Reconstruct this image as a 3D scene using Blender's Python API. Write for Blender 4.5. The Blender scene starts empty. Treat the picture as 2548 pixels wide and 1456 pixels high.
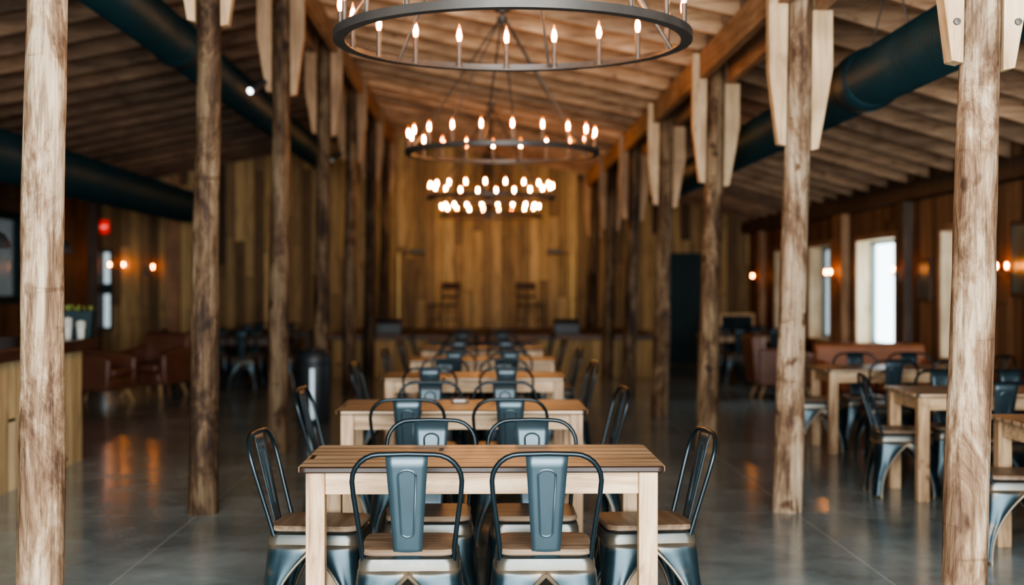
import bpy, bmesh, math, random
from mathutils import Vector, noise
C = bpy.context.scene.collection
PI = math.pi
random.seed(7)

# ------------------------------------------------------------------ mesh helpers
class MB:
    def __init__(s): s.v=[]; s.f=[]
    def add(s, vs, fs):
        o=len(s.v); s.v+= [tuple(v) for v in vs]; s.f+= [tuple(i+o for i in f) for f in fs]; return s
    def box(s,x0,x1,y0,y1,z0,z1):
        return s.add([(x0,y0,z0),(x1,y0,z0),(x1,y1,z0),(x0,y1,z0),(x0,y0,z1),(x1,y0,z1),(x1,y1,z1),(x0,y1,z1)],
            [(0,3,2,1),(4,5,6,7),(0,1,5,4),(1,2,6,5),(2,3,7,6),(3,0,4,7)])
    def prism(s,poly,axis,lo,hi):
        n=len(poly)
        mk={'y':lambda p,t:(p[0],t,p[1]),'z':lambda p,t:(p[0],p[1],t),'x':lambda p,t:(t,p[0],p[1])}[axis]
        vs=[mk(p,lo) for p in poly]+[mk(p,hi) for p in poly]
        fs=[tuple(range(n)),tuple(range(2*n-1,n-1,-1))]+[(i,(i+1)%n,(i+1)%n+n,i+n) for i in range(n)]
        return s.add(vs,fs)
    def loft(s,rings,cap=True,closed=True):
        n=len(rings[0]); vs=[p for r in rings for p in r]; fs=[]
        m=n if closed else n-1
        for k in range(len(rings)-1):
            for i in range(m):
                j=(i+1)%n
                fs.append((k*n+i,k*n+j,(k+1)*n+j,(k+1)*n+i))
        if cap and closed: fs+= [tuple(range(n))[::-1],tuple((len(rings)-1)*n+i for i in range(n))]
        return s.add(vs,fs)
    def tube(s,path,r,n=8,closed=False):
        P=[Vector(p) for p in path]; m=len(P); rings=[]; up=None
        for i in range(m):
            if closed: t=(P[(i+1)%m]-P[i-1])
            else: t=P[min(i+1,m-1)]-P[max(i-1,0)]
            t.normalize()
            if up is None:
                up=Vector((0,0,1)) if abs(t.z)<.9 else Vector((1,0,0))
            a=t.cross(up)
            if a.length<1e-4: a=t.cross(Vector((0,1,0)))
            a.normalize(); b=a.cross(t); b.normalize(); up=b
            rr=r[i] if isinstance(r,(list,tuple)) else r
            rings.append([P[i]+(a*math.cos(2*PI*k/n)+b*math.sin(2*PI*k/n))*rr for k in range(n)])
        if closed:
            rings.append(rings[0]); return s.loft(rings,cap=False)
        return s.loft(rings)
    def lathe(s,prof,c=(0,0,0),n=24,loop=False):
        rings=[[(c[0]+max(r,.0005)*math.cos(2*PI*k/n),c[1]+max(r,.0005)*math.sin(2*PI*k/n),c[2]+z) for k in range(n)] for r,z in prof]
        if loop: rings.append(rings[0])
        return s.loft(rings,cap=not loop)
    def build(s,name,mat,parent=None,bevel=0,smooth=True,solid=0,seg=2,subd=0,recalc=True):
        me=bpy.data.meshes.new(name); me.from_pydata(s.v,[],s.f)
        if recalc:
            bm=bmesh.new(); bm.from_mesh(me)
            bmesh.ops.recalc_face_normals(bm,faces=bm.faces); bm.to_mesh(me); bm.free()
        if smooth:
            me.polygons.foreach_set('use_smooth',[True]*len(me.polygons))
            me.set_sharp_from_angle(angle=math.radians(38))
        me.materials.append(mat)
        o=bpy.data.objects.new(name,me); C.objects.link(o)
        if parent: o.parent=parent
        if solid:
            m=o.modifiers.new('s','SOLIDIFY'); m.thickness=solid; m.offset=0
        if bevel:
            m=o.modifiers.new('b','BEVEL'); m.width=bevel; m.segments=seg; m.limit_method='ANGLE'; m.angle_limit=math.radians(40)
        if subd:
            m=o.modifiers.new('u','SUBSURF'); m.levels=subd; m.render_levels=subd
        return o
def rrect(hx,hy,r,n=5,z=None):
    pts=[]
    for cx,cy,a0 in ((hx-r,hy-r,0),(-hx+r,hy-r,90),(-hx+r,-hy+r,180),(hx-r,-hy+r,270)):
        for k in range(n+1):
            a=math.radians(a0+90*k/n); p=(cx+r*math.cos(a),cy+r*math.sin(a))
            pts.append(p if z is None else (p[0],p[1],z))
    return pts
def tag(o,label,cat,group=None):
    o['label']=label; o['category']=cat
    if group: o['group']=group
    return o
def thing(name,label,cat,loc=(0,0,0),rz=0,group=None):
    o=bpy.data.objects.new(name,None); C.objects.link(o); o.empty_display_size=.1
    o.location=loc; o.rotation_euler=(0,0,rz)
    return tag(o,label,cat,group)
def struct(o): o['kind']='structure'; return o
def dup(root,loc,rz,label,group=None):
    r=root.copy(); C.objects.link(r); r.location=loc; r.rotation_euler=(0,0,rz); r['label']=label
    if group: r['group']=group
    for ch in list(root.children):
        c=ch.copy(); C.objects.link(c); c.parent=r
        for g in list(ch.children):
            d=g.copy(); C.objects.link(d); d.parent=c
    return r
ORD=['first','second','third','fourth','fifth','sixth','seventh','eighth']

# ------------------------------------------------------------------ materials
def newmat(name):
    m=bpy.data.materials.new(name); m.use_nodes=True
    nt=m.node_tree; b=nt.nodes['Principled BSDF']
    return m,nt,b
def ramp(nt,fac,cols):
    r=nt.nodes.new('ShaderNodeValToRGB')
    e=r.color_ramp.elements
    while len(e)<len(cols): e.new(.5)
    for i,(p,c) in enumerate(cols):
        e[i].position=p; e[i].color=(c[0],c[1],c[2],1)
    nt.links.new(fac,r.inputs[0]); return r.outputs[0]
def math_(nt,op,a,b=None):
    n=nt.nodes.new('ShaderNodeMath'); n.operation=op
    for i,x in enumerate((a,b)):
        if x is None: continue
        if hasattr(x,'links'): nt.links.new(x,n.inputs[i])
        else: n.inputs[i].default_value=x
    return n.outputs[0]
def mix(nt,f,a,b,mode='MIX'):
    n=nt.nodes.new('ShaderNodeMix'); n.data_type='RGBA'; n.blend_type=mode
    for i,x in ((0,f),(6,a),(7,b)):
        if hasattr(x,'links'): nt.links.new(x,n.inputs[i])
        else: n.inputs[i].default_value=x if i==0 else (x[0],x[1],x[2],1)
    return n.outputs[2]
def coords(nt,scale,rnd=True):
    t=nt.nodes.new('ShaderNodeTexCoord'); src=t.outputs['Object']
    if rnd:
        oi=nt.nodes.new('ShaderNodeObjectInfo'); k=math_(nt,'MULTIPLY',oi.outputs['Random'],37.)
        a=nt.nodes.new('ShaderNodeVectorMath'); a.operation='ADD'
        nt.links.new(src,a.inputs[0]); nt.links.new(k,a.inputs[1]); src=a.outputs[0]
    m=nt.nodes.new('ShaderNodeMapping'); m.inputs['Scale'].default_value=scale
    nt.links.new(src,m.inputs[0]); return m.outputs[0]
def noise_(nt,vec,scale,detail=4,rough=.55,dist=0):
    n=nt.nodes.new('ShaderNodeTexNoise'); n.inputs['Scale'].default_value=scale
    n.inputs['Detail'].default_value=detail; n.inputs['Roughness'].default_value=rough
    n.inputs['Distortion'].default_value=dist
    nt.links.new(vec,n.inputs['Vector']); return n.outputs['Fac']
def bump(nt,b,h,st=.3,d=.01):
    n=nt.nodes.new('ShaderNodeBump'); n.inputs['Strength'].default_value=st; n.inputs['Distance'].default_value=d
    nt.links.new(h,n.inputs['Height']); nt.links.new(n.outputs[0],b.inputs['Normal'])
AX={'X':(1,11,11),'Y':(11,1,11),'Z':(11,11,1)}
def wood(name,dark,mid,light,axis='X',scale=2.,rough=.55,spec=.3,pervar=0.,knots=0.):
    m,nt,b=newmat(name)
    v=coords(nt,AX[axis]); g=noise_(nt,v,scale,6,.62,.6)
    c=ramp(nt,g,[(.28,dark),(.5,mid),(.72,light)])
    v2=coords(nt,(1.6,1.6,1.6)); bl=noise_(nt,v2,1.5,2)
    f=ramp(nt,bl,[(.3,(.70,.66,.62)),(.7,(1.1,1.1,1.1))])
    c=mix(nt,1.,c,f,'MULTIPLY')
    if knots:
        sc=[3.2 if q==1 else 6.5 for q in AX[axis]]
        v3=coords(nt,sc); kn=noise_(nt,v3,1.6,2,.5,.2)
        kf=ramp(nt,kn,[(.62,(1,1,1)),(.74,(1-knots,1-knots*1.1,1-knots*1.15))]); c=mix(nt,1.,c,kf,'MULTIPLY')
    if pervar:
        oi=nt.nodes.new('ShaderNodeObjectInfo')
        pv=ramp(nt,oi.outputs['Random'],[(0,(1-pervar,)*3),(1,(1+pervar,)*3)]); c=mix(nt,1.,c,pv,'MULTIPLY')
    nt.links.new(c,b.inputs['Base Color']); b.inputs['Roughness'].default_value=rough
    b.inputs['Specular IOR Level'].default_value=spec
    bump(nt,b,g,.25,.004); return m
def planks(name,cols,uax,vax,width,seglen,grain,rough=.7,gap=.03,gapcol=(.012,.008,.006)):
    m,nt,b=newmat(name)
    t=nt.nodes.new('ShaderNodeTexCoord'); s=nt.nodes.new('ShaderNodeSeparateXYZ'); nt.links.new(t.outputs['Object'],s.inputs[0])
    u=math_(nt,'DIVIDE',s.outputs[uax],width); iu=math_(nt,'FLOOR',u); fu=math_(nt,'FRACT',u)
    w1=nt.nodes.new('ShaderNodeTexWhiteNoise'); w1.noise_dimensions='1D'; nt.links.new(iu,w1.inputs['W'])
    vv=math_(nt,'ADD',math_(nt,'DIVIDE',s.outputs[vax],seglen),math_(nt,'MULTIPLY',w1.outputs['Value'],7.))
    iv=math_(nt,'FLOOR',vv); fv=math_(nt,'FRACT',vv)
    cb=nt.nodes.new('ShaderNodeCombineXYZ'); nt.links.new(iu,cb.inputs[0]); nt.links.new(iv,cb.inputs[1])
    w2=nt.nodes.new('ShaderNodeTexWhiteNoise'); w2.noise_dimensions='2D'; nt.links.new(cb.outputs[0],w2.inputs['Vector'])
    n=len(cols); base=ramp(nt,w2.outputs['Value'],[((i+.0)/(n-1) if n>1 else 0,c) for i,c in enumerate(cols)])
    a=nt.nodes.new('ShaderNodeVectorMath'); a.operation='ADD'; nt.links.new(t.outputs['Object'],a.inputs[0]); nt.links.new(w2.outputs['Color'],a.inputs[1])
    mp=nt.nodes.new('ShaderNodeMapping'); mp.inputs['Scale'].default_value=AX[grain]; nt.links.new(a.outputs[0],mp.inputs[0])
    g=noise_(nt,mp.outputs[0],1.6,6,.64,.8)
    gr=ramp(nt,g,[(.28,(.38,.36,.34)),(.5,(.95,.95,.95)),(.75,(1.3,1.27,1.22))])
    c=mix(nt,1.,base,gr,'MULTIPLY')
    k=math_(nt,'MAXIMUM',math_(nt,'LESS_THAN',fu,gap),math_(nt,'LESS_THAN',fv,.004))
    c=mix(nt,k,c,gapcol); nt.links.new(c,b.inputs['Base Color'])
    b.inputs['Roughness'].default_value=rough; b.inputs['Specular IOR Level'].default_value=.25
    bump(nt,b,g,.25,.005); return m
def plain(name,col,rough=.5,metal=0.,var=.25,spec=.5,scale=6.):
    m,nt,b=newmat(name)
    v=coords(nt,(1,1,1)); g=noise_(nt,v,scale,4)
    c=ramp(nt,g,[(.3,tuple(x*(1-var) for x in col)),(.7,tuple(x*(1+var) for x in col))])
    nt.links.new(c,b.inputs['Base Color']); b.inputs['Roughness'].default_value=rough
    b.inputs['Metallic'].default_value=metal; b.inputs['Specular IOR Level'].default_value=spec
    return m
def glow(name,col,st):
    m,nt,b=newmat(name); b.inputs['Base Color'].default_value=(*col,1)
    b.inputs['Emission Color'].default_value=(*col,1); b.inputs['Emission Strength'].default_value=st; return m

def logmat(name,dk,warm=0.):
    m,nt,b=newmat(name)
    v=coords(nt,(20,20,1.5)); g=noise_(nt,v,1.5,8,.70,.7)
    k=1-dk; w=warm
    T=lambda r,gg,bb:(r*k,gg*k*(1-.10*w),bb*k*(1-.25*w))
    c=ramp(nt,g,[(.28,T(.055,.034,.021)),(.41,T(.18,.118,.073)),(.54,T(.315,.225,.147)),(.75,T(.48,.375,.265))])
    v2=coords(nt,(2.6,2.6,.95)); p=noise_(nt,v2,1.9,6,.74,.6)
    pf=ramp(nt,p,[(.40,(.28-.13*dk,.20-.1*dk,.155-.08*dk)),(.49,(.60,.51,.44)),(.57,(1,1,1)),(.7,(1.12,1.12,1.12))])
    c=mix(nt,1.,c,pf,'MULTIPLY')
    v3=coords(nt,(1.5,1.5,10)); q=noise_(nt,v3,2.2,3,.5,.3)
    qf=ramp(nt,q,[(.66,(1,1,1)),(.73,(.66,.6,.54))])
    c=mix(nt,1.,c,qf,'MULTIPLY')
    v4=coords(nt,(6,6,4.5)); kn=noise_(nt,v4,1.3,2,.5,.1)
    kf=ramp(nt,kn,[(.65,(1,1,1)),(.73,(.34,.26,.2))]); c=mix(nt,1.,c,kf,'MULTIPLY')
    nt.links.new(c,b.inputs['Base Color']); b.inputs['Roughness'].default_value=.65
    b.inputs['Specular IOR Level'].default_value=.25
    bump(nt,b,g,.7,.016); return m
M={}
M['log']=logmat('peeled_log',0.); M['loghalfshade']=logmat('peeled_log_half_shade',.42,1.); M['logshade']=logmat('peeled_log_shaded',.60,1.); M['logfarshade']=logmat('peeled_log_far_shade',.76,1.)  # deeper copies have the fading daylight painted in as darker colour
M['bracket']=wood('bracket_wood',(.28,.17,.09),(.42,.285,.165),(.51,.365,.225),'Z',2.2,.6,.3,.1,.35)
M['bracketshade']=wood('bracket_wood_shaded',(.17,.095,.045),(.26,.155,.082),(.33,.205,.115),'Z',1.8,.6)  # farther brackets: light falloff painted into the wood colour
M['beam']=wood('beam_wood',(.15,.077,.038),(.28,.16,.086),(.39,.24,.138),'Y',1.8,.65)
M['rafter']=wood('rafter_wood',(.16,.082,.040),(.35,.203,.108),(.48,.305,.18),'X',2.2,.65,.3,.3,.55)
M['rafterhalfshade']=wood('rafter_wood_half_shade',(.11,.055,.028),(.245,.142,.079),(.34,.213,.126),'X',2.2,.65,.3,.3,.55)  # right aisle copy, dimmer light painted into its tones
M['raftershade']=wood('rafter_wood_shaded',(.055,.027,.015),(.12,.066,.036),(.18,.104,.06),'X',2.2,.65,.3,.35,.55)  # left aisle copy, deep shade painted into its tones
M['tleg']=wood('table_leg_wood',(.16,.083,.038),(.39,.248,.138),(.54,.39,.245),'Z',2.2,.5,.3,.1,.6)
M['tapron']=wood('table_apron_wood',(.18,.093,.043),(.41,.267,.15),(.55,.40,.255),'X',2.2,.5,.3,.1,.6)
M['ttop']=planks('table_top_boards',[(.21,.135,.078),(.44,.305,.188),(.28,.182,.108),(.51,.365,.235),(.34,.232,.142)],1,0,.13,5.,'X',.38,.12,(.02,.01,.006))
M['seat']=wood('seat_wood',(.07,.044,.028),(.15,.102,.068),(.225,.16,.112),'X',2.,.42)
# gunmetal with bronze rub
m,nt,b=newmat('gunmetal'); v=coords(nt,(1,1,1)); g=noise_(nt,v,7,3)
geo=nt.nodes.new('ShaderNodeNewGeometry')
pe=ramp(nt,geo.outputs['Pointiness'],[(.53,(0,0,0)),(.62,(.6,.6,.6))])
c=ramp(nt,g,[(.35,(.007,.017,.022)),(.62,(.014,.028,.034)),(.8,(.085,.058,.035))])
c=mix(nt,pe,c,(.24,.165,.095)); nt.links.new(c,b.inputs['Base Color'])
b.inputs['Metallic'].default_value=.55; b.inputs['Roughness'].default_value=.34; b.inputs['Specular IOR Level'].default_value=.45; M['metal']=m
M['hoop']=plain('black_steel',(.008,.015,.019),.3,.6,.2)
M['splat']=plain('splat_steel',(.023,.039,.047),.38,.45,.12,.6)
M['iron']=plain('ring_iron',(.055,.046,.039),.5,.4,.2)
M['duct']=plain('duct_black',(.006,.029,.036),.52,.15,.2,.4)
M['black']=plain('matte_black',(.012,.015,.018),.5,0,.2)
M['teal']=plain('dark_teal_paint',(.008,.020,.023),.6,0,.2,.2)
M['leather']=plain('brown_leather',(.10,.036,.019),.42,0,.25,.5,4)
M['tan']=plain('tan_leather',(.24,.085,.034),.45,0,.2,.5,4)
M['white']=plain('white_paper',(.38,.36,.31),.6,0,.05)
M['leaf']=plain('leaf_green',(.13,.14,.03),.5,0,.6,.4,30)
M['brass']=plain('brass',(.45,.31,.12),.4,.8,.1)
def envelope(name,col,st,alpha):
    m,nt,b=newmat(name); b.inputs['Base Color'].default_value=(*col,1)
    b.inputs['Emission Color'].default_value=(*col,1); b.inputs['Emission Strength'].default_value=st
    b.inputs['Alpha'].default_value=alpha; b.inputs['Roughness'].default_value=.1
    m.cycles.emission_sampling='NONE'; return m
M['bulb']=envelope('amber_bulb_glass',(1.,.34,.05),3.0,.5)
M['filament']=glow('hot_filament',(1.,.46,.15),1300.)
M['filament2']=glow('sconce_filament',(1.,.34,.055),600.)
M['lens']=glow('spot_lens',(.95,.97,1.),6.)
M['red']=glow('exit_red',(1.,.012,.008),.5)
M['redtext']=glow('exit_letters',(1.,.35,.3),1.5)
M['steel']=plain('brushed_steel',(.25,.27,.28),.35,.9,.1)
M['sash']=plain('sash_paint',(.16,.2,.2),.5,0,.1)
M['jamb']=wood('jamb_wood',(.5,.36,.2),(.66,.5,.32),(.75,.6,.42),'Z',1.2,.6)
def glassmat(name,alpha):
    m,nt,b=newmat(name); v=coords(nt,(1,1,1)); g=noise_(nt,v,2.5,3)
    c=ramp(nt,g,[(.3,(.05,.07,.07)),(.7,(.12,.15,.145))]); nt.links.new(c,b.inputs['Base Color'])
    b.inputs['Alpha'].default_value=alpha; b.inputs['Roughness'].default_value=.15; return m
M['glass']=glassmat('dimming_glass',.78); M['glasspale']=glassmat('pale_glass',.66); M['glassbar']=glassmat('bar_window_glass',.89)  # dark tint put into the panes to dim the sky behind
M['backwall']=planks('back_wall_planks',[(.042,.024,.011),(.22,.132,.056),(.36,.235,.10),(.09,.052,.024),(.42,.28,.127),(.15,.094,.046),(.27,.168,.072)],0,2,.18,3.0,'Z',.7,.04)
M['sidewall']=planks('side_wall_planks',[(.08,.038,.018),(.155,.078,.037),(.23,.122,.06),(.105,.05,.025)],1,2,.2,2.2,'Z')
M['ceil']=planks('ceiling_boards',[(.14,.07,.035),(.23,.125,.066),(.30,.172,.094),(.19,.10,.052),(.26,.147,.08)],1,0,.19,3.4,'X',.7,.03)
M['ceilshade']=planks('ceiling_boards_shaded',[(.05,.025,.013),(.085,.045,.025),(.11,.06,.035)],1,0,.19,3.4,'X',.7,.03)  # left aisle boards with shade painted in as darker tones
M['barfront']=planks('bar_front_planks',[(.40,.28,.14),(.58,.44,.25),(.48,.35,.18),(.64,.5,.31)],1,2,.14,6.,'Z',.6)
M['stagefront']=planks('stage_front_planks',[(.20,.115,.042),(.34,.215,.086),(.25,.155,.06),(.40,.265,.11)],0,2,.2,6.,'Z',.6)
M['bartop']=wood('bar_top_wood',(.03,.011,.008),(.055,.02,.013),(.09,.034,.022),'Y',1.5,.22,.5)
M['stagetop']=wood('stage_top_wood',(.05,.03,.02),(.09,.05,.03),(.14,.08,.05),'X',1.5,.5)
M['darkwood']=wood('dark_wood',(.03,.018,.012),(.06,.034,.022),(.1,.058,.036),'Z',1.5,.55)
M['pilaster']=wood('pilaster_wood',(.13,.062,.03),(.25,.13,.065),(.35,.2,.105),'Z',1.3,.6)
M['chalk']=plain('chalkboard',(.008,.017,.019),.8,0,.3,.2)
M['picture']=plain('picture_print',(.03,.06,.06),.4,0,.6,.5,2)
M['frame']=wood('frame_wood',(.26,.15,.07),(.42,.26,.13),(.52,.34,.19),'Z',1.5,.5)
# polished concrete
m,nt,b=newmat('polished_concrete'); v=coords(nt,(1,1,1),False)
n1=noise_(nt,v,.55,7,.64,.8); n2=noise_(nt,v,3.,5,.62,.3)
c=ramp(nt,n1,[(.3,(.115,.152,.158)),(.5,(.18,.222,.226)),(.7,(.30,.345,.34))])
c2=ramp(nt,n2,[(.3,(.76,.76,.76)),(.7,(1.2,1.2,1.2))]); c=mix(nt,1.,c,c2,'MULTIPLY')
sp=nt.nodes.new('ShaderNodeSeparateXYZ'); t=nt.nodes.new('ShaderNodeTexCoord'); nt.links.new(t.outputs['Object'],sp.inputs[0])
def joint(out,off,per):
    f=math_(nt,'FRACT',math_(nt,'DIVIDE',math_(nt,'SUBTRACT',out,off),per)); return math_(nt,'LESS_THAN',f,.009/per)
jx=joint(sp.outputs[0],-1.853,3.9); jy=joint(sp.outputs[1],2.36,6.54)
c=mix(nt,math_(nt,'MULTIPLY',math_(nt,'MAXIMUM',jx,jy),.6),c,(.45,.48,.47)); nt.links.new(c,b.inputs['Base Color'])
r=ramp(nt,n2,[(.3,(.13,)*3),(.7,(.21,)*3)]); nt.links.new(r,b.inputs['Roughness'])
b.inputs['Specular IOR Level'].default_value=.6; bump(nt,b,n2,.03,.01); M['floor']=m

# ------------------------------------------------------------------ shell
Y0,Y1=-4.,26.; XL,XR=-7.4,5.1
RX,RZ=-1.83,4.41; PX,PZ=2.02,3.60
def roof(x):
    if x<RX: return RZ-(RX-x)*.2
    if x<PX: return RZ-(x-RX)*(RZ-PZ)/(PX-RX)
    return PZ-(x-PX)*.285
RD=.235
struct(MB().box(XL-.3,XR+.3,Y0,Y1+.2,-.1,0).build('floor',M['floor'],smooth=False))
xs=[XL-.25,RX,PX,XR+.25]; W=.19
for k in range(3):
    cb=MB(); a,bb=xs[k],xs[k+1]; za,zb=roof(a)+RD,roof(bb)+RD
    i=int(math.floor(Y0/W))
    while i*W<Y1+.3:
        y=i*W; d=(0.,.012)[i%2]
        cb.add([(a,y,za+d),(bb,y,zb+d),(bb,y+W,zb+d),(a,y+W,za+d),(a,y,za+.08),(bb,y,zb+.08),(bb,y+W,zb+.08),(a,y+W,za+.08)],
            [(0,3,2,1),(4,5,6,7),(0,1,5,4),(1,2,6,5),(2,3,7,6),(3,0,4,7)]); i+=1
    struct(cb.build('ceiling',M['ceilshade' if k==0 else 'ceil'],smooth=False))
# rafters
spans=[(XL+.01,RX-.002,'raftershade','left aisle','brown timber rafter with painted shade in the evenly spaced row over the left aisle'),
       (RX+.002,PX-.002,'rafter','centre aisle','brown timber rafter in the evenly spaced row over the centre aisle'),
       (PX+.002,XR-.01,'rafterhalfshade','right aisle','brown timber rafter in the evenly spaced row over the right aisle')]
for a,bb,mt,nm,lab in spans:
    first=None
    for k in range(2,40):
        y=.3+.8*k
        if y>Y1-.06: break
        if first is None:
            cx=(a+bb)/2; za,zb=roof(a),roof(bb)
            first=MB().add([(a-cx,-.035,za),(bb-cx,-.035,zb),(bb-cx,.035,zb),(a-cx,.035,za),(a-cx,-.035,za+RD-.002),(bb-cx,-.035,zb+RD-.002),(bb-cx,.035,zb+RD-.002),(a-cx,.035,za+RD-.002)],
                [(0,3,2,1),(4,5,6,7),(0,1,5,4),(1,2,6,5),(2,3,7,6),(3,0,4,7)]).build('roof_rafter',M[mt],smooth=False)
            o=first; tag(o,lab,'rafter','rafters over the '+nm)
        else:
            o=first.copy(); C.objects.link(o)
        o.location=(cx,y,0)
# back wall with slit window hole at left
bw=MB(); sx0,sx1,sz0,sz1=-7.2,-7.03,.72,2.14
def topz(x): return roof(x)+RD+.03
bw.prism([(XL-.25,0),(sx0,0),(sx0,topz(sx0)),(XL-.25,topz(XL-.25))],'y',Y1,Y1+.2)
bw.prism([(sx0,0),(sx1,0),(sx1,sz0),(sx0,sz0)],'y',Y1,Y1+.2)
bw.prism([(sx0,sz1),(sx1,sz1),(sx1,topz(sx1)),(sx0,topz(sx0))],'y',Y1,Y1+.2)
bw.prism([(sx1,0),(XR+.25,0),(XR+.25,topz(XR+.25)),(PX,topz(PX)),(RX,topz(RX)),(sx1,topz(sx1))],'y',Y1,Y1+.2)
struct(bw.build('wall_back',M['backwall'],smooth=False))
wins=[(13.6,15.1),(16.75,18.5),(19.9,21.2),(22.7,23.7)]
WZ0,WZ1=.69,2.11
rw=MB(); zt=roof(XR)+RD+.02; prev=Y0
for a,b_ in wins:
    rw.box(XR,XR+.25,prev,a,0,zt); rw.box(XR,XR+.25,a,b_,0,WZ0); rw.box(XR,XR+.25,a,b_,WZ1,zt); prev=b_
rw.box(XR,XR+.25,prev,Y1,0,zt)
struct(rw.build('wall_right',M['sidewall'],smooth=False))
lw=MB(); zt2=roof(XL)+RD+.02; la,lb,lz0,lz1=19.4,22.0,1.29,2.6
lw.box(XL-.08,XL,Y0,la,0,zt2).box(XL-.08,XL,la,lb,0,lz0).box(XL-.08,XL,la,lb,lz1,zt2).box(XL-.08,XL,lb,Y1,0,zt2)
struct(lw.build('wall_left',M['sidewall'],smooth=False))
def sidewindow(idx,a,b_,z0,z1,x_in,x_out,s,pane=True):
    w=bpy.data.objects.new('window_%d'%idx,None); C.objects.link(w); struct(w)
    t=.012
    MB().box(min(x_in,x_out),max(x_in,x_out),a,a+t,z0,z1).box(min(x_in,x_out),max(x_in,x_out),b_-t,b_,z0,z1).box(min(x_in,x_out),max(x_in,x_out),a+t,b_-t,z1-t,z1).box(min(x_in,x_out),max(x_in,x_out),a+t,b_-t,z0,z0+t).build('window_jamb',M['jamb' if idx<5 else 'teal'],w,smooth=False)
    xo=x_out-s*.06; x1,x2=min(xo,x_out),max(xo,x_out); f=.045; mb=MB(); mid=(a+b_)/2
    mb.box(x1,x2,a+t,a+t+f,z0+t,z1-t).box(x1,x2,b_-t-f,b_-t,z0+t,z1-t).box(x1,x2,a+t+f,b_-t-f,z0+t,z0+t+f).box(x1,x2,a+t+f,b_-t-f,z1-t-f,z1-t)
    if pane and idx!=3: mb.box(x1,x2,mid-.02,mid+.02,z0+t+f,z1-t-f)
    mb.build('window_frame',M['sash' if idx<5 else 'teal'],w,smooth=False)
    if pane:
        xm=(x1+x2)/2; MB().box(xm-.003,xm+.003,a+t+f,b_-t-f,z0+t+f,z1-t-f).build('window_pane',M['glass' if idx in (1,2,4) else ('glasspale' if idx==3 else 'glassbar')],w,smooth=False)
    c0,c1=(x_in-.02*s,x_in-.001*s); c0,c1=min(c0,c1),max(c0,c1); k=.07
    MB().box(c0,c1,a-k,a,z0-k,z1+k).box(c0,c1,b_,b_+k,z0-k,z1+k).box(c0,c1,a,b_,z1,z1+k).box(c0,c1,a,b_,z0-k,z0).build('window_casing',M['pilaster' if idx<5 else 'teal'],w,smooth=False)
for i,(a,b_) in enumerate(wins): sidewindow(i+1,a,b_,WZ0,WZ1,XR,XR+.25,1,i!=1)
sidewindow(5,la,lb,lz0,lz1,XL,XL-.08,-1)
w6=bpy.data.objects.new('window_6',None); C.objects.link(w6); struct(w6)
MB().box(sx0-.05,sx0,Y1-.03,Y1-.001,sz0-.05,sz1+.05).box(sx1,sx1+.05,Y1-.03,Y1-.001,sz0-.05,sz1+.05).box(sx0,sx1,Y1-.03,Y1-.001,sz1,sz1+.05).box(sx0,sx1,Y1-.03,Y1-.001,sz0-.05,sz0).box(sx0,sx1,Y1-.03,Y1-.001,1.35,1.55).build('window_casing',M['teal'],w6,smooth=False)
MB().box(sx0,sx1,Y1+.08,Y1+.085,sz0,sz1).build('window_pane',M['glasspale'],w6,smooth=False)
# right wall trim : pilasters and wall plate
for i,(y,w_) in enumerate([(12.3,.22),(16.2,.26),(19.1,.5),(22.1,.25),(24.6,.25)]):
    struct(MB().box(XR-.12,XR-.001,y-w_/2,y+w_/2,0,2.5).build('trim_%d'%(i+1),M['pilaster' if i!=1 else 'darkwood'],bevel=.008))
struct(MB().box(XR-.16,XR-.001,Y0,Y1-.001,2.5,2.70).build('trim_6',M['darkwood'],bevel=.006))
struct(MB().box(XL+.001,XL+.2,Y1-.22,Y1-.001,0,roof(XL)-.02).build('trim_7',M['darkwood'],bevel=.006))
struct(MB().box(-5.95,-5.7,Y1-.15,Y1-.001,0,roof(-5.95)-.02).build('trim_8',M['pilaster'],bevel=.006))
# back door
d=bpy.data.objects.new('door_1',None); C.objects.link(d); struct(d); d.location=(3.9,Y1,0)
dp=MB().box(-.42,.42,-.06,-.02,.01,2.03)
dp.box(-.32,-.04,-.072,-.06,.2,.95).box(.04,.32,-.072,-.06,.2,.95).box(-.32,-.04,-.072,-.06,1.1,1.9).box(.04,.32,-.072,-.06,1.1,1.9)
dp.build('door_panel',M['teal'],d,bevel=.004)
MB().box(-.52,-.42,-.08,-.002,0,2.13).box(.42,.52,-.08,-.002,0,2.13).box(-.42,.42,-.08,-.002,2.03,2.13).build('door_frame',M['teal'],d,bevel=.004)
MB().tube([(-.36,-.06,1.),(-.36,-.11,1.),(-.25,-.11,1.)],.011).build('door_handle',M['steel'],d)

# ------------------------------------------------------------------ posts, brackets, beams
PY=[5.67,8.98,12.22,15.5,18.75,22.0,25.25]
def postx(side,z): return -1.83+.014*z if side<0 else 2.012+.027*z
def logmesh(side,z0,z1,seed):
    mb=MB(); rings=[]; N=24; k=int((z1-z0)/.07)
    for i in range(k+1):
        z=z0+(z1-z0)*i/k; r0=.099-.0068*z
        cx=postx(side,z)-postx(side,0)+.012*noise.noise((z*.9,seed*7.1,0)); cy=.008*noise.noise((z*.8,seed*3.3,5))
        ring=[]
        for j in range(N):
            a=2*PI*j/N
            q=noise.noise((math.cos(a)*1.3+seed*5,math.sin(a)*1.3,z*1.1)); q2=noise.noise((math.cos(a)*3+seed,math.sin(a)*3,z*5))
            r=r0*(1+.08*q+.035*q2)
            ring.append((cx+r*math.cos(a),cy+r*math.sin(a),z))
        rings.append(ring)
    return mb.loft(rings)
sname={-1:'left',1:'right'}
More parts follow.
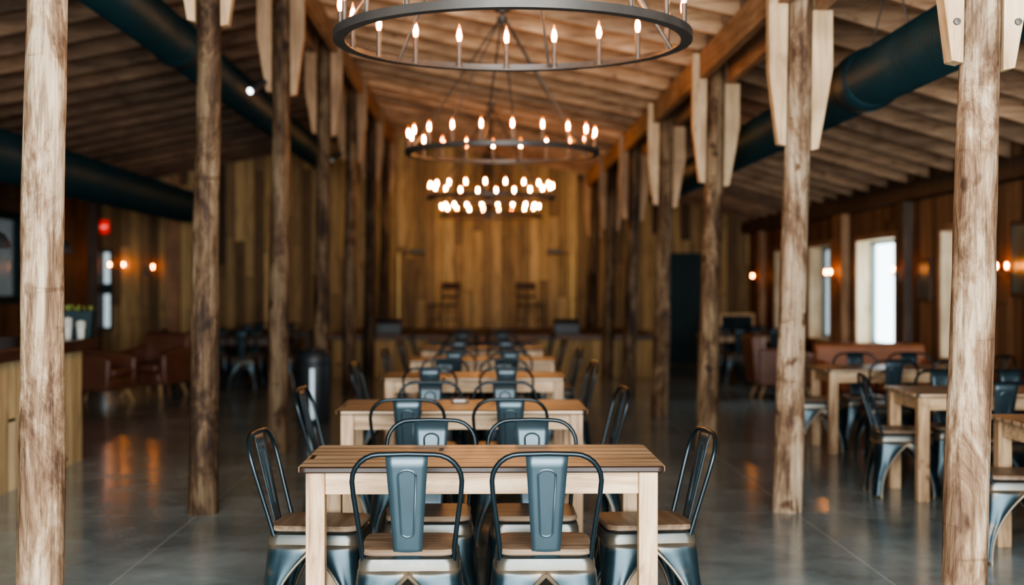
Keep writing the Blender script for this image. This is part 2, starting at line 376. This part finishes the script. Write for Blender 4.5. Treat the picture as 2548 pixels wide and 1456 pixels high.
for side in (-1,1):
    for i,y in enumerate(PY):
        zb=0 if i<6 else .702
        top=4.36 if side<0 else 3.57
        sb,st_=(3.21,4.35) if side<0 else (2.41,3.57)
        lab={0:'nearest, pale peeled log post of the %s row, cut by the frame edge'%sname[side],
             6:'farthest log post of the %s row, standing on the stage'%sname[side]}.get(i,'rough peeled log post, %s from the front in the %s row'%(ORD[i],sname[side]))
        t=thing('timber_post',lab,'post',(postx(side,0),y,0),0,'log posts lining the centre aisle')
        mt=['log','logshade','logshade','logshade','logshade','logfarshade','logfarshade'][i] if side<0 else ['log','log','loghalfshade','loghalfshade','logshade','logshade','logfarshade'][i]  # farther posts take the copies with dimming painted in
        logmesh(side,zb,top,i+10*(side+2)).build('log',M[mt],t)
        for s in (-1,1):
            outer=(s==side)
            tz=st_ if not(side>0 and outer) else 3.30
            ctr=postx(side,3.0)-postx(side,0); ctl=postx(side,sb)-postx(side,0)
            ri=.083; wd=.128
            dz=.03 if s>0 else 0
            mb=MB()
            pts=[(ctl+s*(ri),sb-dz),(ctl+s*(ri+.05),sb-dz+.01),(ctr+s*(ri+wd),sb+.5),(ctr+s*(ri+wd),tz),(ctr+s*(ri-.004),tz)]
            mb.prism(pts,'y',-.05,.05)
            br=mb.build('side_bracket',M['bracket' if i<(2 if side<0 else 4) else 'bracketshade'],t,bevel=.004)
            if i==0:
                bo=MB().lathe([(.0,0),(.016,0),(.014,.010),(0,.012)],(0,0,0),10).build('bolt',M['iron'],br)
                bo.location=(ctr+s*(ri+.045),-.05,sb+.17); bo.rotation_euler=(PI/2,0,0)
for side in (-1,1):
    for i in range(6):
        for s in (-1,1):
            outer=(s==side); x=postx(side,3.2)+s*.125
            if side<0: z0,z1=4.12,4.345
            elif outer: z0,z1=3.30,3.51
            else: z0,z1=3.34,3.575
            o=MB().box(-.035,.035,0,PY[i+1]-PY[i]-.11,0,z1-z0).build('roof_beam',M['beam'],bevel=.004)
            o.location=(x,PY[i]+.055,z0)
            tag(o,'timber beam on the %s side of the %s row, between its %s and %s posts'%('outer' if outer else 'aisle',sname[side],ORD[i],ORD[i+1]),'beam','roof beams bolted along the post tops')

# ------------------------------------------------------------------ ducts
def duct(label,x,z,r,y0,y1,collars,strapy):
    t=thing('air_duct',label,'duct',(x,y0,z))
    L=y1-y0; k=int(L/.06)
    path=[]; rr=[]
    for i in range(k+1):
        yy=L*i/k
        for dd,q in ((0,r),(.012,r+.0055),(.024,r)):
            if yy+dd<=L: path.append((0,yy+dd,0)); rr.append(q)
    MB().tube(path,rr,28).build('duct_pipe',M['duct'],t)
    for c in collars:
        MB().tube([(0,c-y0-.16,0),(0,c-y0-.12,0),(0,c-y0+.12,0),(0,c-y0+.16,0)],[r+.004,r+.025,r+.025,r+.004],28).build('collar',M['duct'],t)
    for sy in strapy:
        for s in (-1,1):
            zt=roof(x)-z+RD
            MB().tube([(s*r*.72,sy-y0,r*.72),(0,sy-y0,zt)],.006,6).build('hanger',M['iron'],t)
duct('black spiral air duct running high behind the left row of posts',-2.8,3.72,.2,3.6,24.,[7.2,12.6],[6.4,10.0,14.2,18.,22.])
duct('black ribbed air duct slung behind the right row of posts',2.72,2.94,.195,5.0,21.,[9.6],[7.,9.0,12.,16.,19.6])
duct('low thick black duct along the far left over the bar',-5.05,2.86,.27,6.,23.6,[],[8.,13.,18.,23.])

# ------------------------------------------------------------------ tables
def make_table(top='ttop',leg='tleg',ap='tapron'):
    t=thing('farm_table','x','table',(0,0,0),0,'wooden farm tables')
    hx,hy=.75,.39
    mb=MB(); mb.prism(rrect(hx,hy,.035,4),'z',.725,.75); mb.build('tabletop',M[top],t,bevel=.005)
    k=.03; w=.078
    for sx in (-1,1):
        for sy in (-1,1):
            x=sx*(hx-k-w/2); y=sy*(hy-k-w/2)
            MB().box(x-w/2,x+w/2,y-w/2,y+w/2,0,.725).build('leg',M[leg],t,bevel=.004)
    for sy in (-1,1):
        y=sy*(hy-k-.03); MB().box(-hx+k+w,hx-k-w,y-.011,y+.011,.632,.725).build('apron',M[ap],t,bevel=.002)
    for sx in (-1,1):
        x=sx*(hx-k-.03); MB().box(x-.011,x+.011,-hy+k+w,hy-k-w,.632,.725).build('apron',M[ap],t,bevel=.002)
    return t
# ------------------------------------------------------------------ chair
def make_chair():
    t=thing('metal_chair','x','chair',(0,0,0),0,'black metal cafe chairs')
    rings=[rrect(.172,.180,.055,6,z) for z in (.444,)]+[rrect(.186,.192,.06,6,.452),rrect(.188,.194,.06,6,.463),rrect(.180,.186,.055,6,.472)]
    MB().loft(rings).build('seat',M['seat'],t)
    MB().loft([rrect(.193,.195,.05,6,.392),rrect(.192,.194,.05,6,.42),rrect(.187,.190,.055,6,.436),rrect(.17,.172,.05,6,.446)]).build('seat_frame',M['metal'],t)
    for sx in (-1,1):
        for sy in (-1,1):
            rings=[]; K=18
            for i in range(K+1):
                z=.395*i/K; L=.192+.036*(1-z/.395)
                q=min(1,z/.372); a=max(.0,(.178)*(1-q**2.4)) if q<1 else 0
                w=L-a; rc=min(.05,w*.6); row=[]
                for j in range(6):
                    u=j/6; x=a+(L-rc-a)*u
                    row.append((x,L+.007*math.sin(PI*u)*(1 if i<K else 0)))
                for j in range(7):
                    an=PI/2*(1-j/6); row.append((L-rc+rc*math.cos(an),L-rc+rc*math.sin(an)))
                for j in range(1,7):
                    u=j/6; y=(L-rc)-(L-rc-a)*u
                    row.append((L+.007*math.sin(PI*u)*(1 if i<K else 0),y))
                rings.append([(sx*p[0],sy*p[1],z) for p in row])
            lg=MB().loft(rings,cap=False,closed=False)
            lg.tube([r[0] for r in rings[:-1]],.005,6); lg.tube([r[-1] for r in rings[:-1]],.005,6)
            lg.build('leg',M['metal'],t,solid=.004)
    lean=lambda z:-.155-.125*(z-.40)/.45
    path=[(-.172,lean(.40),.40),(-.180,lean(.5),.5),(-.192,lean(.6),.6),(-.204,lean(.69),.69)]
    R=.105
    for k in range(0,7):
        a=PI-PI/2*k/6; z=.745+R*math.sin(a); path.append((-.103+R*math.cos(a),lean(z),z))
    path+= [(0,lean(.852)-.003,.853)]
    path+= [(-p[0],p[1],p[2]) for p in path[:-1][::-1]]
    MB().tube(path,.0098,10).build('back_hoop',M['hoop'],t)
    rings=[]
    lean2=lambda z:-.178-.10*(z-.42)/.43
    cv=.004
    for i in range(9):
        z=.425+.425*i/8; hw=.052+.029*(i/8)
        rings.append([(hw*u,lean2(z)-cv*(1-u*u)+.002*(i/8),z) for u in (-1,-.66,-.33,0,.33,.66,1)])
    sp=MB().loft(rings,cap=False,closed=False)
    loop=[]
    for k in range(9): a=PI*k/8; loop.append((.034*math.cos(a),.765+.024*math.sin(a)))
    for k in range(9): a=PI+PI*k/8; loop.append((.024*math.cos(a),.545+.02*math.sin(a)))
    sp.tube([(x,lean2(z)-cv*(1-(x/.07)**2)+.002*((z-.425)/.425),z) for x,z in loop],.0038,6,closed=True)
    sp.build('back_splat',M['splat'],t,solid=.003)
    return t
T0=make_table(); TShade=make_table('darkwood','darkwood','darkwood'); Ch0=make_chair(); used={}  # second table copy: gloom of the far end painted in as dark wood
def put(kind,proto,loc,rz,label):
    if kind not in used:
        used[kind]=1; proto.location=loc; proto.rotation_euler=(0,0,rz); proto['label']=label; return proto
    return dup(proto,loc,rz,label)
def chair(x,y,rz,where): return put('c',Ch0,(x,y,0),rz,'black metal chair, '+where)
def table(cx,front,label,dark): return put('d' if dark else 't',TShade if dark else T0,(cx,front+.39,0),0,label)
def setting(cx,front,tl,ph,nx=(-.27,.27),fx=(-.26,.26),nd=-.12,fd=-.14,ends=(-.73,.73),eo=.01,jit=.03,dark=False):
    table(cx,front,tl,dark)
    for s,x in zip(('left','right'),nx): chair(cx+x,front+nd,random.uniform(-jit,jit),'%s one on near side of %s'%(s,ph))
    for s,x in zip(('left','right'),fx): chair(cx+x,front+.78+fd,PI+random.uniform(-jit,jit),'%s one on far side of %s'%(s,ph))
    for s,x,r in zip(('left','right'),ends,(-PI/2,PI/2)):
        if x is not None: chair(cx+x,front+.39+eo,r+(-.10 if s=='left' else .10),'at the %s end of %s'%(s,ph))
setting(0,5.55,'pale plank farm table in sharp focus at the front of the centre aisle','the frontmost table',(-.285,.245),(-.24,.235),ends=(-.70,.705),jit=.0)
setting(-.12,8.1,'farm table second from the front in the centre row, dark block on top','the second centre table',(-.30,.28),(-.23,.27),nd=-.17,fd=-.13)
setting(-.065,11.0,'farm table third from the front in the centre row','the third centre table',(-.335,.255),(-.27,.25))
setting(0,13.6,'farm table fourth from the front in the centre row','the fourth centre table')
setting(0,16.2,'farm table fifth from the front in the centre row','the fifth centre table')
setting(0,18.8,'farm table nearest the stage in the centre row','the table nearest the stage',dark=True)  # dark copy, shade painted into its wood
setting(3.65,7.02,'farm table at the right edge of the picture, mostly outside it','the nearest right aisle table',ends=(-.74,.73),eo=.0)
setting(3.72,9.3,'farm table just behind the nearest right post','the middle right aisle table',ends=(-.72,.73),eo=.03)
setting(3.80,12.02,'farm table in the right aisle in front of the tan sofa','the table before the tan sofa',ends=(-.73,.73))
setting(4.15,20.9,'farm table at the far right near the chalkboard sign','the table by the chalkboard',ends=(None,None))
setting(-3.7,19.9,'table painted dark for shade at the far left beyond the armchairs','the table beyond the armchairs',dark=True)
setting(-3.6,22.9,'table painted dark for shade in the far left corner beside the stage','the table left of the stage',ends=(-.73,None),dark=True)
b_=thing('table_block','small dark wooden block lying on the second centre table','block',(-.14,8.62,.75),.1)
MB().box(-.055,.055,-.02,.02,0,.03).build('block_body',M['darkwood'],b_,bevel=.004)
MB().box(-.04,.03,-.0212,-.0202,.008,.022).build('pale_strip',M['white'],b_,smooth=False)

# ------------------------------------------------------------------ chandeliers
def make_chandelier():
    t=thing('ring_chandelier','x','chandelier',(0,0,0),0,'ring chandeliers down the centre aisle')
    MB().lathe([(.818,0),(.875,0),(.875,.040),(.869,.040),(.869,.008),(.818,.008)],(0,0,0),72,loop=True).build('ring',M['iron'],t)
    for k in range(20):
        a=2*PI*(k+.06)/20+PI/2; x,y=.842*math.cos(a),.842*math.sin(a)
        c=MB().lathe([(.022,.009),(.022,.016),(.0125,.018),(.0125,.15),(.0,.15)],(x,y,0),10).build('candle_tube',M['iron'],t)
        MB().lathe([(.008,.15),(.0125,.163),(.015,.18),(.013,.2),(.007,.222),(.0025,.243),(0,.25)],(x,y,0),12).build('bulb',M['bulb'],c)
        MB().lathe([(.003,.158),(.0055,.17),(.0055,.195),(.003,.215)],(x,y,0),6).build('filament',M['filament'],c)
    for k in range(6):
        a=2*PI*(k+.25)/6; MB().tube([(.842*math.cos(a),.842*math.sin(a),.009),(.03*math.cos(a),.03*math.sin(a),1.22)],.0085,6).build('rod',M['iron'],t)
    MB().lathe([(0,1.18),(.04,1.19),(.045,1.24),(.015,1.25),(.015,1.275),(.065,1.285),(.07,1.31),(0,1.312)],(0,0,0),18).build('canopy',M['iron'],t)
    return t
ch=make_chandelier(); ch.location=(.15,6.7,2.675); ch['label']='nearest iron ring chandelier with candle bulbs, cut by the top edge'
dup(ch,(.18,12.3,2.67),.07,'iron ring chandelier second from the front, hanging over the third table')
dup(ch,(.12,18.7,2.68),.2,'iron ring chandelier third from the front, blurred above the fifth table')
dup(ch,(.14,23.5,2.68),.12,'smallest looking ring chandelier, farthest, hanging over the stage')

# ------------------------------------------------------------------ sconces
def make_sconce(sides=(-1,1)):
    t=thing('wall_sconce','x','wall lamp',(0,0,0),0,'amber wall sconces')
    MB().box(-.06,.06,.001,.025,-.1,.1).build('back_plate',M['iron'],t,bevel=.005)
    for s in sides:
        a=MB().tube([(s*.02,.025,0),(s*.09,.07,-.02),(s*.13,.12,0),(s*.13,.12,.03)],.008,8).build('arm',M['iron'],t)
        MB().lathe([(.012,.03),(.018,.048),(.022,.066),(.018,.086),(.009,.1),(0,.103)],(s*.13,.12,0),14).build('bulb',M['bulb'],a)
        MB().lathe([(.003,.04),(.005,.055),(.005,.078),(.003,.09)],(s*.13,.12,0),6).build('filament',M['filament2'],a)
    return t
sc=make_sconce(); sc.location=(XR-.001,13.0,1.62); sc.rotation_euler=(0,0,PI/2); sc['label']='glowing wall sconce at the right edge of the picture'
dup(sc,(XR-.121,19.1,1.63),PI/2,'glowing wall sconce on the wide pilaster left of the bright window')
dup(sc,(-6.88,Y1-.001,1.84),PI,'glowing twin bulb wall sconce just right of the exit sign')
dup(sc,(XL+.001,23.6,1.9),-PI/2,'wall sconce on the left wall mostly hidden behind the nearest left post')
s1=make_sconce((-1,)); s1.location=(-6.33,Y1-.001,1.80); s1.rotation_euler=(0,0,PI); s1['label']='single bulb wall sconce, second to the right of the exit sign'
dup(s1,(XR-.121,16.2,1.63),PI/2,'single bulb wall sconce on the dark pilaster right of the bright window')
dup(s1,(XR-.121,24.6,1.62),PI/2,'single bulb wall sconce in the far right corner near the door')
# exit sign
ex=thing('exit_sign','glowing red exit sign on the dark far left wall','sign',(-7.13,Y1-.002,2.5))
MB().box(-.075,.075,-.05,0,0,.24).build('sign_box',M['red'],ex,bevel=.006)
cu=bpy.data.curves.new('t','FONT'); cu.body='EXIT'; cu.size=.068; cu.align_x='CENTER'; cu.extrude=.002
to=bpy.data.objects.new('t',cu); C.objects.link(to)
bpy.context.view_layer.update()
me=bpy.data.meshes.new_from_object(to.evaluated_get(bpy.context.evaluated_depsgraph_get()))
bpy.data.objects.remove(to); me.materials.clear(); me.materials.append(M['redtext'])
xo=bpy.data.objects.new('lettering',me); C.objects.link(xo); xo.parent=ex; xo.location=(0,-.053,.095); xo.rotation_euler=(PI/2,0,0)

# ------------------------------------------------------------------ stage
st=thing('stage','low wooden stage with plank front across the end of the aisle','stage',(0,22.35,0))
MB().box(-2.45,2.8,0.04,3.64,0,.62).build('stage_front',M['stagefront'],st,smooth=False)
MB().box(-2.5,2.85,-.02,3.64,.62,.70).build('stage_deck',M['stagetop'],st,bevel=.006)
def stage_chair(x,y,rz,label):
    t=thing('wooden_chair',label,'chair',(x,y,.706),rz,'chairs on the stage')
    MB().prism(rrect(.2,.2,.03,4),'z',.44,.47).build('seat',M['darkwood'],t,bevel=.005)
    for sx in (-1,1):
        MB().tube([(sx*.2,.2,0),(sx*.17,.17,.44)],.016,8).build('leg',M['darkwood'],t)
        MB().tube([(sx*.2,-.22,0),(sx*.17,-.17,.45),(sx*.18,-.24,.86)],.016,8).build('leg',M['darkwood'],t)
        MB().tube([(sx*.187,.185,.2),(sx*.187,-.19,.2)],.01,8).build('stretcher',M['darkwood'],t)
    MB().box(-.19,.19,-.25,-.225,.74,.85).build('top_rail',M['darkwood'],t,bevel=.006)
    MB().box(-.18,.18,-.225,-.205,.58,.63).build('back_rail',M['darkwood'],t,bevel=.006)
stage_chair(-.68,24.3,2.6,'dark wooden chair on the left of the stage, turned aside')
stage_chair(.86,24.3,3.5,'dark wooden chair on the right of the stage')
def lightstand(x,y,label,s):
    t=thing('stage_light_stand',label,'light stand',(x,y,.70),0,'slim light stands on the stage')
    MB().lathe([(0,0),(.17,0),(.17,.015),(.03,.03),(0,.03)],(0,0,0),20).build('base',M['black'],t)
    MB().tube([(0,0,.03),(0,0,1.4)],.026,10).build('pole',M['brass'],t)
    a=MB().tube([(0,0,1.38),(s*.3,0,1.42)],.012,8).build('arm',M['black'],t)
    MB().tube([(s*.2,.02,1.42),(s*.46,.02,1.42)],.045,14).build('lamp_head',M['black'],a)
    return t
lightstand(-1.5,24.6,'slim brass stage light stand near the left post on the stage',1)
lightstand(1.62,24.6,'slim brass stage light stand near the right post on the stage',-1)
def monitor(x,y,label):
    t=thing('floor_monitor',label,'speaker',(x,y,.70),0,'stage monitors')
    MB().prism([(-.16,0),(.16,0),(.16,.08),(.06,.25),(-.1,.25),(-.16,.18)],'x',-.21,.21).build('cabinet',M['black'],t,bevel=.008)
    MB().box(-.17,.17,-.165,-.16,.03,.16).build('grille',M['black'],t,bevel=.003)
monitor(1.4,22.75,'black wedge speaker on the right front of the stage')
monitor(-1.55,22.8,'black wedge speaker on the left front of the stage')

# ------------------------------------------------------------------ bar
bar=thing('bar_counter','pale plank fronted bar counter with dark top at left edge','bar',(0,0,0))
MB().box(-4.1,-3.42,6.5,11.75,0,.955).build('bar_body',M['barfront'],bar,smooth=False)
MB().box(-4.2,-3.3,6.4,11.87,.955,1.05).build('countertop',M['bartop'],bar,bevel=.01)
def cups(x,y,label,k_=6):
    t=thing('cup_stack',label,'cups',(x,y,1.05),0,'white cup stacks on the bar')
    pr=[(0,0),(.03,0)]
    for k in range(k_): pr+= [(.036,.09+k*.014),(.043,.092+k*.014),(.043,.098+k*.014),(.036,.102+k*.014)]
    pr+= [(0,.10+k_*.014)]
    MB().lathe(pr,(0,0,0),16).build('cups_body',M['white'],t)
    return t
cups(-3.50,11.62,'left, taller stack of white paper cups near the bar end')
cups(-3.395,11.64,'right, shorter stack of white paper cups near the bar end',4)
pl=thing('planter_box','dark planter box with small green plant behind the white cups','planter',(-3.46,11.785,1.05))
MB().prism([(-.12,0),(.12,0),(.14,.23),(-.14,.23)],'y',-.07,.07).build('box',M['teal'],pl,bevel=.005)
lf=MB()
for k in range(60):
    a=random.uniform(0,2*PI); x0=random.uniform(-.12,.12); y0=random.uniform(-.045,.045)
    L=random.uniform(.04,.08); el=random.uniform(.1,1.1); w_=random.uniform(.01,.018)
    dx,dy,dz=math.cos(a)*math.cos(el),math.sin(a)*math.cos(el)*.5,math.sin(el)
    px,py=-math.sin(a),math.cos(a)
    lf.add([(x0,y0,.22),(x0+dx*L*.5+px*w_,y0+dy*L*.5+py*w_,.225+dz*L*.5),(x0+dx*L,y0+dy*L,.225+dz*L),(x0+dx*L*.5-px*w_,y0+dy*L*.5-py*w_,.225+dz*L*.5)],[(0,1,2,3)])
lf.build('foliage',M['leaf'],pl,recalc=False)
def pendant(x,y,z,label):
    t=thing('pendant_lamp',label,'pendant lamp',(x,y,z),0,'black dome pendants over the bar')
    MB().lathe([(.16,0),(.157,.03),(.12,.10),(.05,.15),(.025,.2),(.0,.2),(.0,.19),(.04,.14),(.11,.09),(.15,.02)],(0,0,0),28,loop=True).build('shade',M['black'],t)
    MB().tube([(0,0,.2),(0,0,roof(x)-z+RD)],.005,6).build('cord',M['black'],t)
pendant(-3.76,12.1,1.78,'black dome pendant half hidden behind the nearest left post')
pendant(-3.76,10.5,1.78,'black dome pendant at the left edge of the picture')

# ------------------------------------------------------------------ upholstered seats
def armchair(x,y,rz,label,w=.76,mat='leather',name='armchair',cat='armchair',n=1,group='brown leather armchairs'):
    t=thing(name,label,cat,(x,y,0),rz,group); h=w/2; m=M[mat]
    MB().box(-h+.09,h-.09,-.30,.36,.18,.34).build('base',m,t,bevel=.03,seg=3)
    MB().prism([(-.42,.2),(-.28,.2),(-.24,.5),(-.30,.84),(-.44,.86),(-.47,.8)],'x',-h+.03,h-.03).build('backrest',m,t,bevel=.03,seg=3)
    for s in (-1,1):
        MB().prism([(-.38,.18),(.36,.18),(.38,.58),(.3,.62),(-.36,.68)],'x',min(s*h,s*(h-.11)),max(s*h,s*(h-.11))).build('armrest',m,t,bevel=.03,seg=3)
    cw=(w-.24)/n
    for k in range(n):
        x0=-h+.12+cw*k; MB().box(x0+.004,x0+cw-.004,-.24,.38,.345,.46).build('seat_cushion',m,t,bevel=.035,seg=3)
    for sx in (-1,1):
        for sy in (-.3,.3):
            MB().tube([(sx*(h-.08),sy*1.15,0),(sx*(h-.13),sy*.9,.19)],[.014,.024],10).build('leg',M['frame'],t)
armchair(-4.90,17.5,PI/2+2.9,'rust brown leather armchair nearest the end of the bar')
armchair(-4.45,18.65,PI-.3,'rust brown leather armchair just right of the one beside the bar')
armchair(4.0,18.2,-PI/2,'rust brown armchair in the right aisle before the far table')
armchair(4.35,14.9,PI,'tan leather sofa by the right wall behind the farm tables',1.3,'tan','leather_sofa','sofa',2,None)

# ------------------------------------------------------------------ bin, sign, pictures, spotlights
tc=thing('trash_bin','round black trash bin beside the fourth left post','bin',(-1.84,14.98,0))
MB().lathe([(0,0),(.17,0),(.18,.02),(.185,.62),(.18,.64),(0,.64)],(0,0,0),28).build('bin_body',M['black'],tc)
MB().lathe([(.19,.64),(.195,.66),(.19,.74),(.15,.79),(.09,.8),(.09,.70),(.15,.66)],(0,0,0),28,loop=True).build('lid',M['black'],tc)
MB().box(-.02,.03,-.192,-.183,.05,.6).build('highlight_strip',M['steel'],tc,bevel=.003)  # painted highlight: pale strip standing in for sheen on the bin
cbd=thing('chalkboard_sign','wood framed chalkboard standing on the floor at far right','sign',(4.22,22.6,0))
MB().prism([(-.10,.32),(-.085,.32),(-.005,1.0),(-.02,1.0)],'x',-.25,.25).build('board',M['chalk'],cbd,smooth=False)
fr=MB()
for s in (-1,1):
    fr.prism([(-.15,0),(-.11,0),(.005,1.05),(-.03,1.05)],'x',min(s*.25,s*.30),max(s*.25,s*.30))
fr.prism([(-.115,.27),(-.08,.27),(-.075,.32),(-.11,.32)],'x',-.25,.25); fr.prism([(-.03,1.005),(.0,1.005),(.005,1.05),(-.025,1.05)],'x',-.25,.25)
fr.build('frame',M['frame'],cbd,bevel=.004)
for s in (-1,1): MB().tube([(s*.26,.2,0),(s*.26,.0,1.0)],.018,8).build('rear_leg',M['frame'],cbd)
def pic(y,z,hw,hh,label):
    t=thing('framed_picture',label,'picture',(XR-.002,y,z),PI/2,'framed pictures on the right wall')
    MB().box(-hw+.03,hw-.03,.005,.02,-hh+.03,hh-.03).build('print',M['picture'],t,smooth=False)
    MB().box(-hw,-hw+.04,0,.035,-hh,hh).box(hw-.04,hw,0,.035,-hh,hh).box(-hw+.04,hw-.04,0,.035,hh-.04,hh).box(-hw+.04,hw-.04,0,.035,-hh,-hh+.04).build('frame',M['darkwood'],t,bevel=.004)
pic(15.6,1.56,.22,.24,'dark framed picture left of the nearest right post')
pic(12.75,1.75,.25,.36,'framed picture at the right edge of the picture')
for y,label,on in ((12.22,'small lit spotlight on the third left post',1),(18.75,'small spotlight on the fifth left post',0)):
    z=3.2; x=postx(-1,3.0)-.19
    t=thing('spotlight',label,'spotlight',(x,y,z),0,'spotlights on the left posts')
    MB().tube([(.0,-.052,.12),(0,-.1,.1),(0,-.12,.06)],.012,8).build('bracket',M['black'],t)
    h=MB().tube([(.05,-.07,.1),(-.05,-.2,.0)],[.03,.04],16).build('lamp_can',M['black'],t)
    MB().tube([(-.0505,-.2,.0),(-.056,-.208,-.004)],[.028,.028],16).build('lens',M['lens' if on else 'white'],h)

# ------------------------------------------------------------------ lights
def lamp(name,typ,loc,energy,col,rot=(0,0,0),**k):
    l=bpy.data.lights.new(name,typ); l.energy=energy; l.color=col
    for a,b in k.items(): setattr(l,a,b)
    o=bpy.data.objects.new(name,l); C.objects.link(o); o.location=loc; o.rotation_euler=rot; return o
lamp('daylight_opening','AREA',(.5,-1.,1.9),2400,(.90,.97,1.),(math.radians(83),0,0),shape='RECTANGLE',size=6.5,size_y=3.2)
for x in (-1.15,1.3):
    lamp('stage_spot','SPOT',(x,24.0,2.6),40,(1.,.70,.34),(math.radians(88),0,0),spot_size=1.9,spot_blend=1.,shadow_soft_size=.05)
w=bpy.data.worlds.new('World'); bpy.context.scene.world=w; w.use_nodes=True
bg=w.node_tree.nodes['Background']; bg.inputs[0].default_value=(.76,.93,1.,1); bg.inputs[1].default_value=6.
try: bpy.context.scene.view_settings.look='AgX - Medium High Contrast'
except Exception as e: print(e)

# ------------------------------------------------------------------ camera
cam=bpy.data.cameras.new('Camera'); cam.lens=48.04; cam.sensor_width=36
co=bpy.data.objects.new('Camera',cam); C.objects.link(co); co.location=(0,0,1.48)
co.rotation_euler=(math.radians(90-.22),0,math.radians(-1.25))
cam.dof.use_dof=True; cam.dof.focus_distance=5.35; cam.dof.aperture_fstop=1.5
cam.clip_start=.05
bpy.context.scene.camera=co
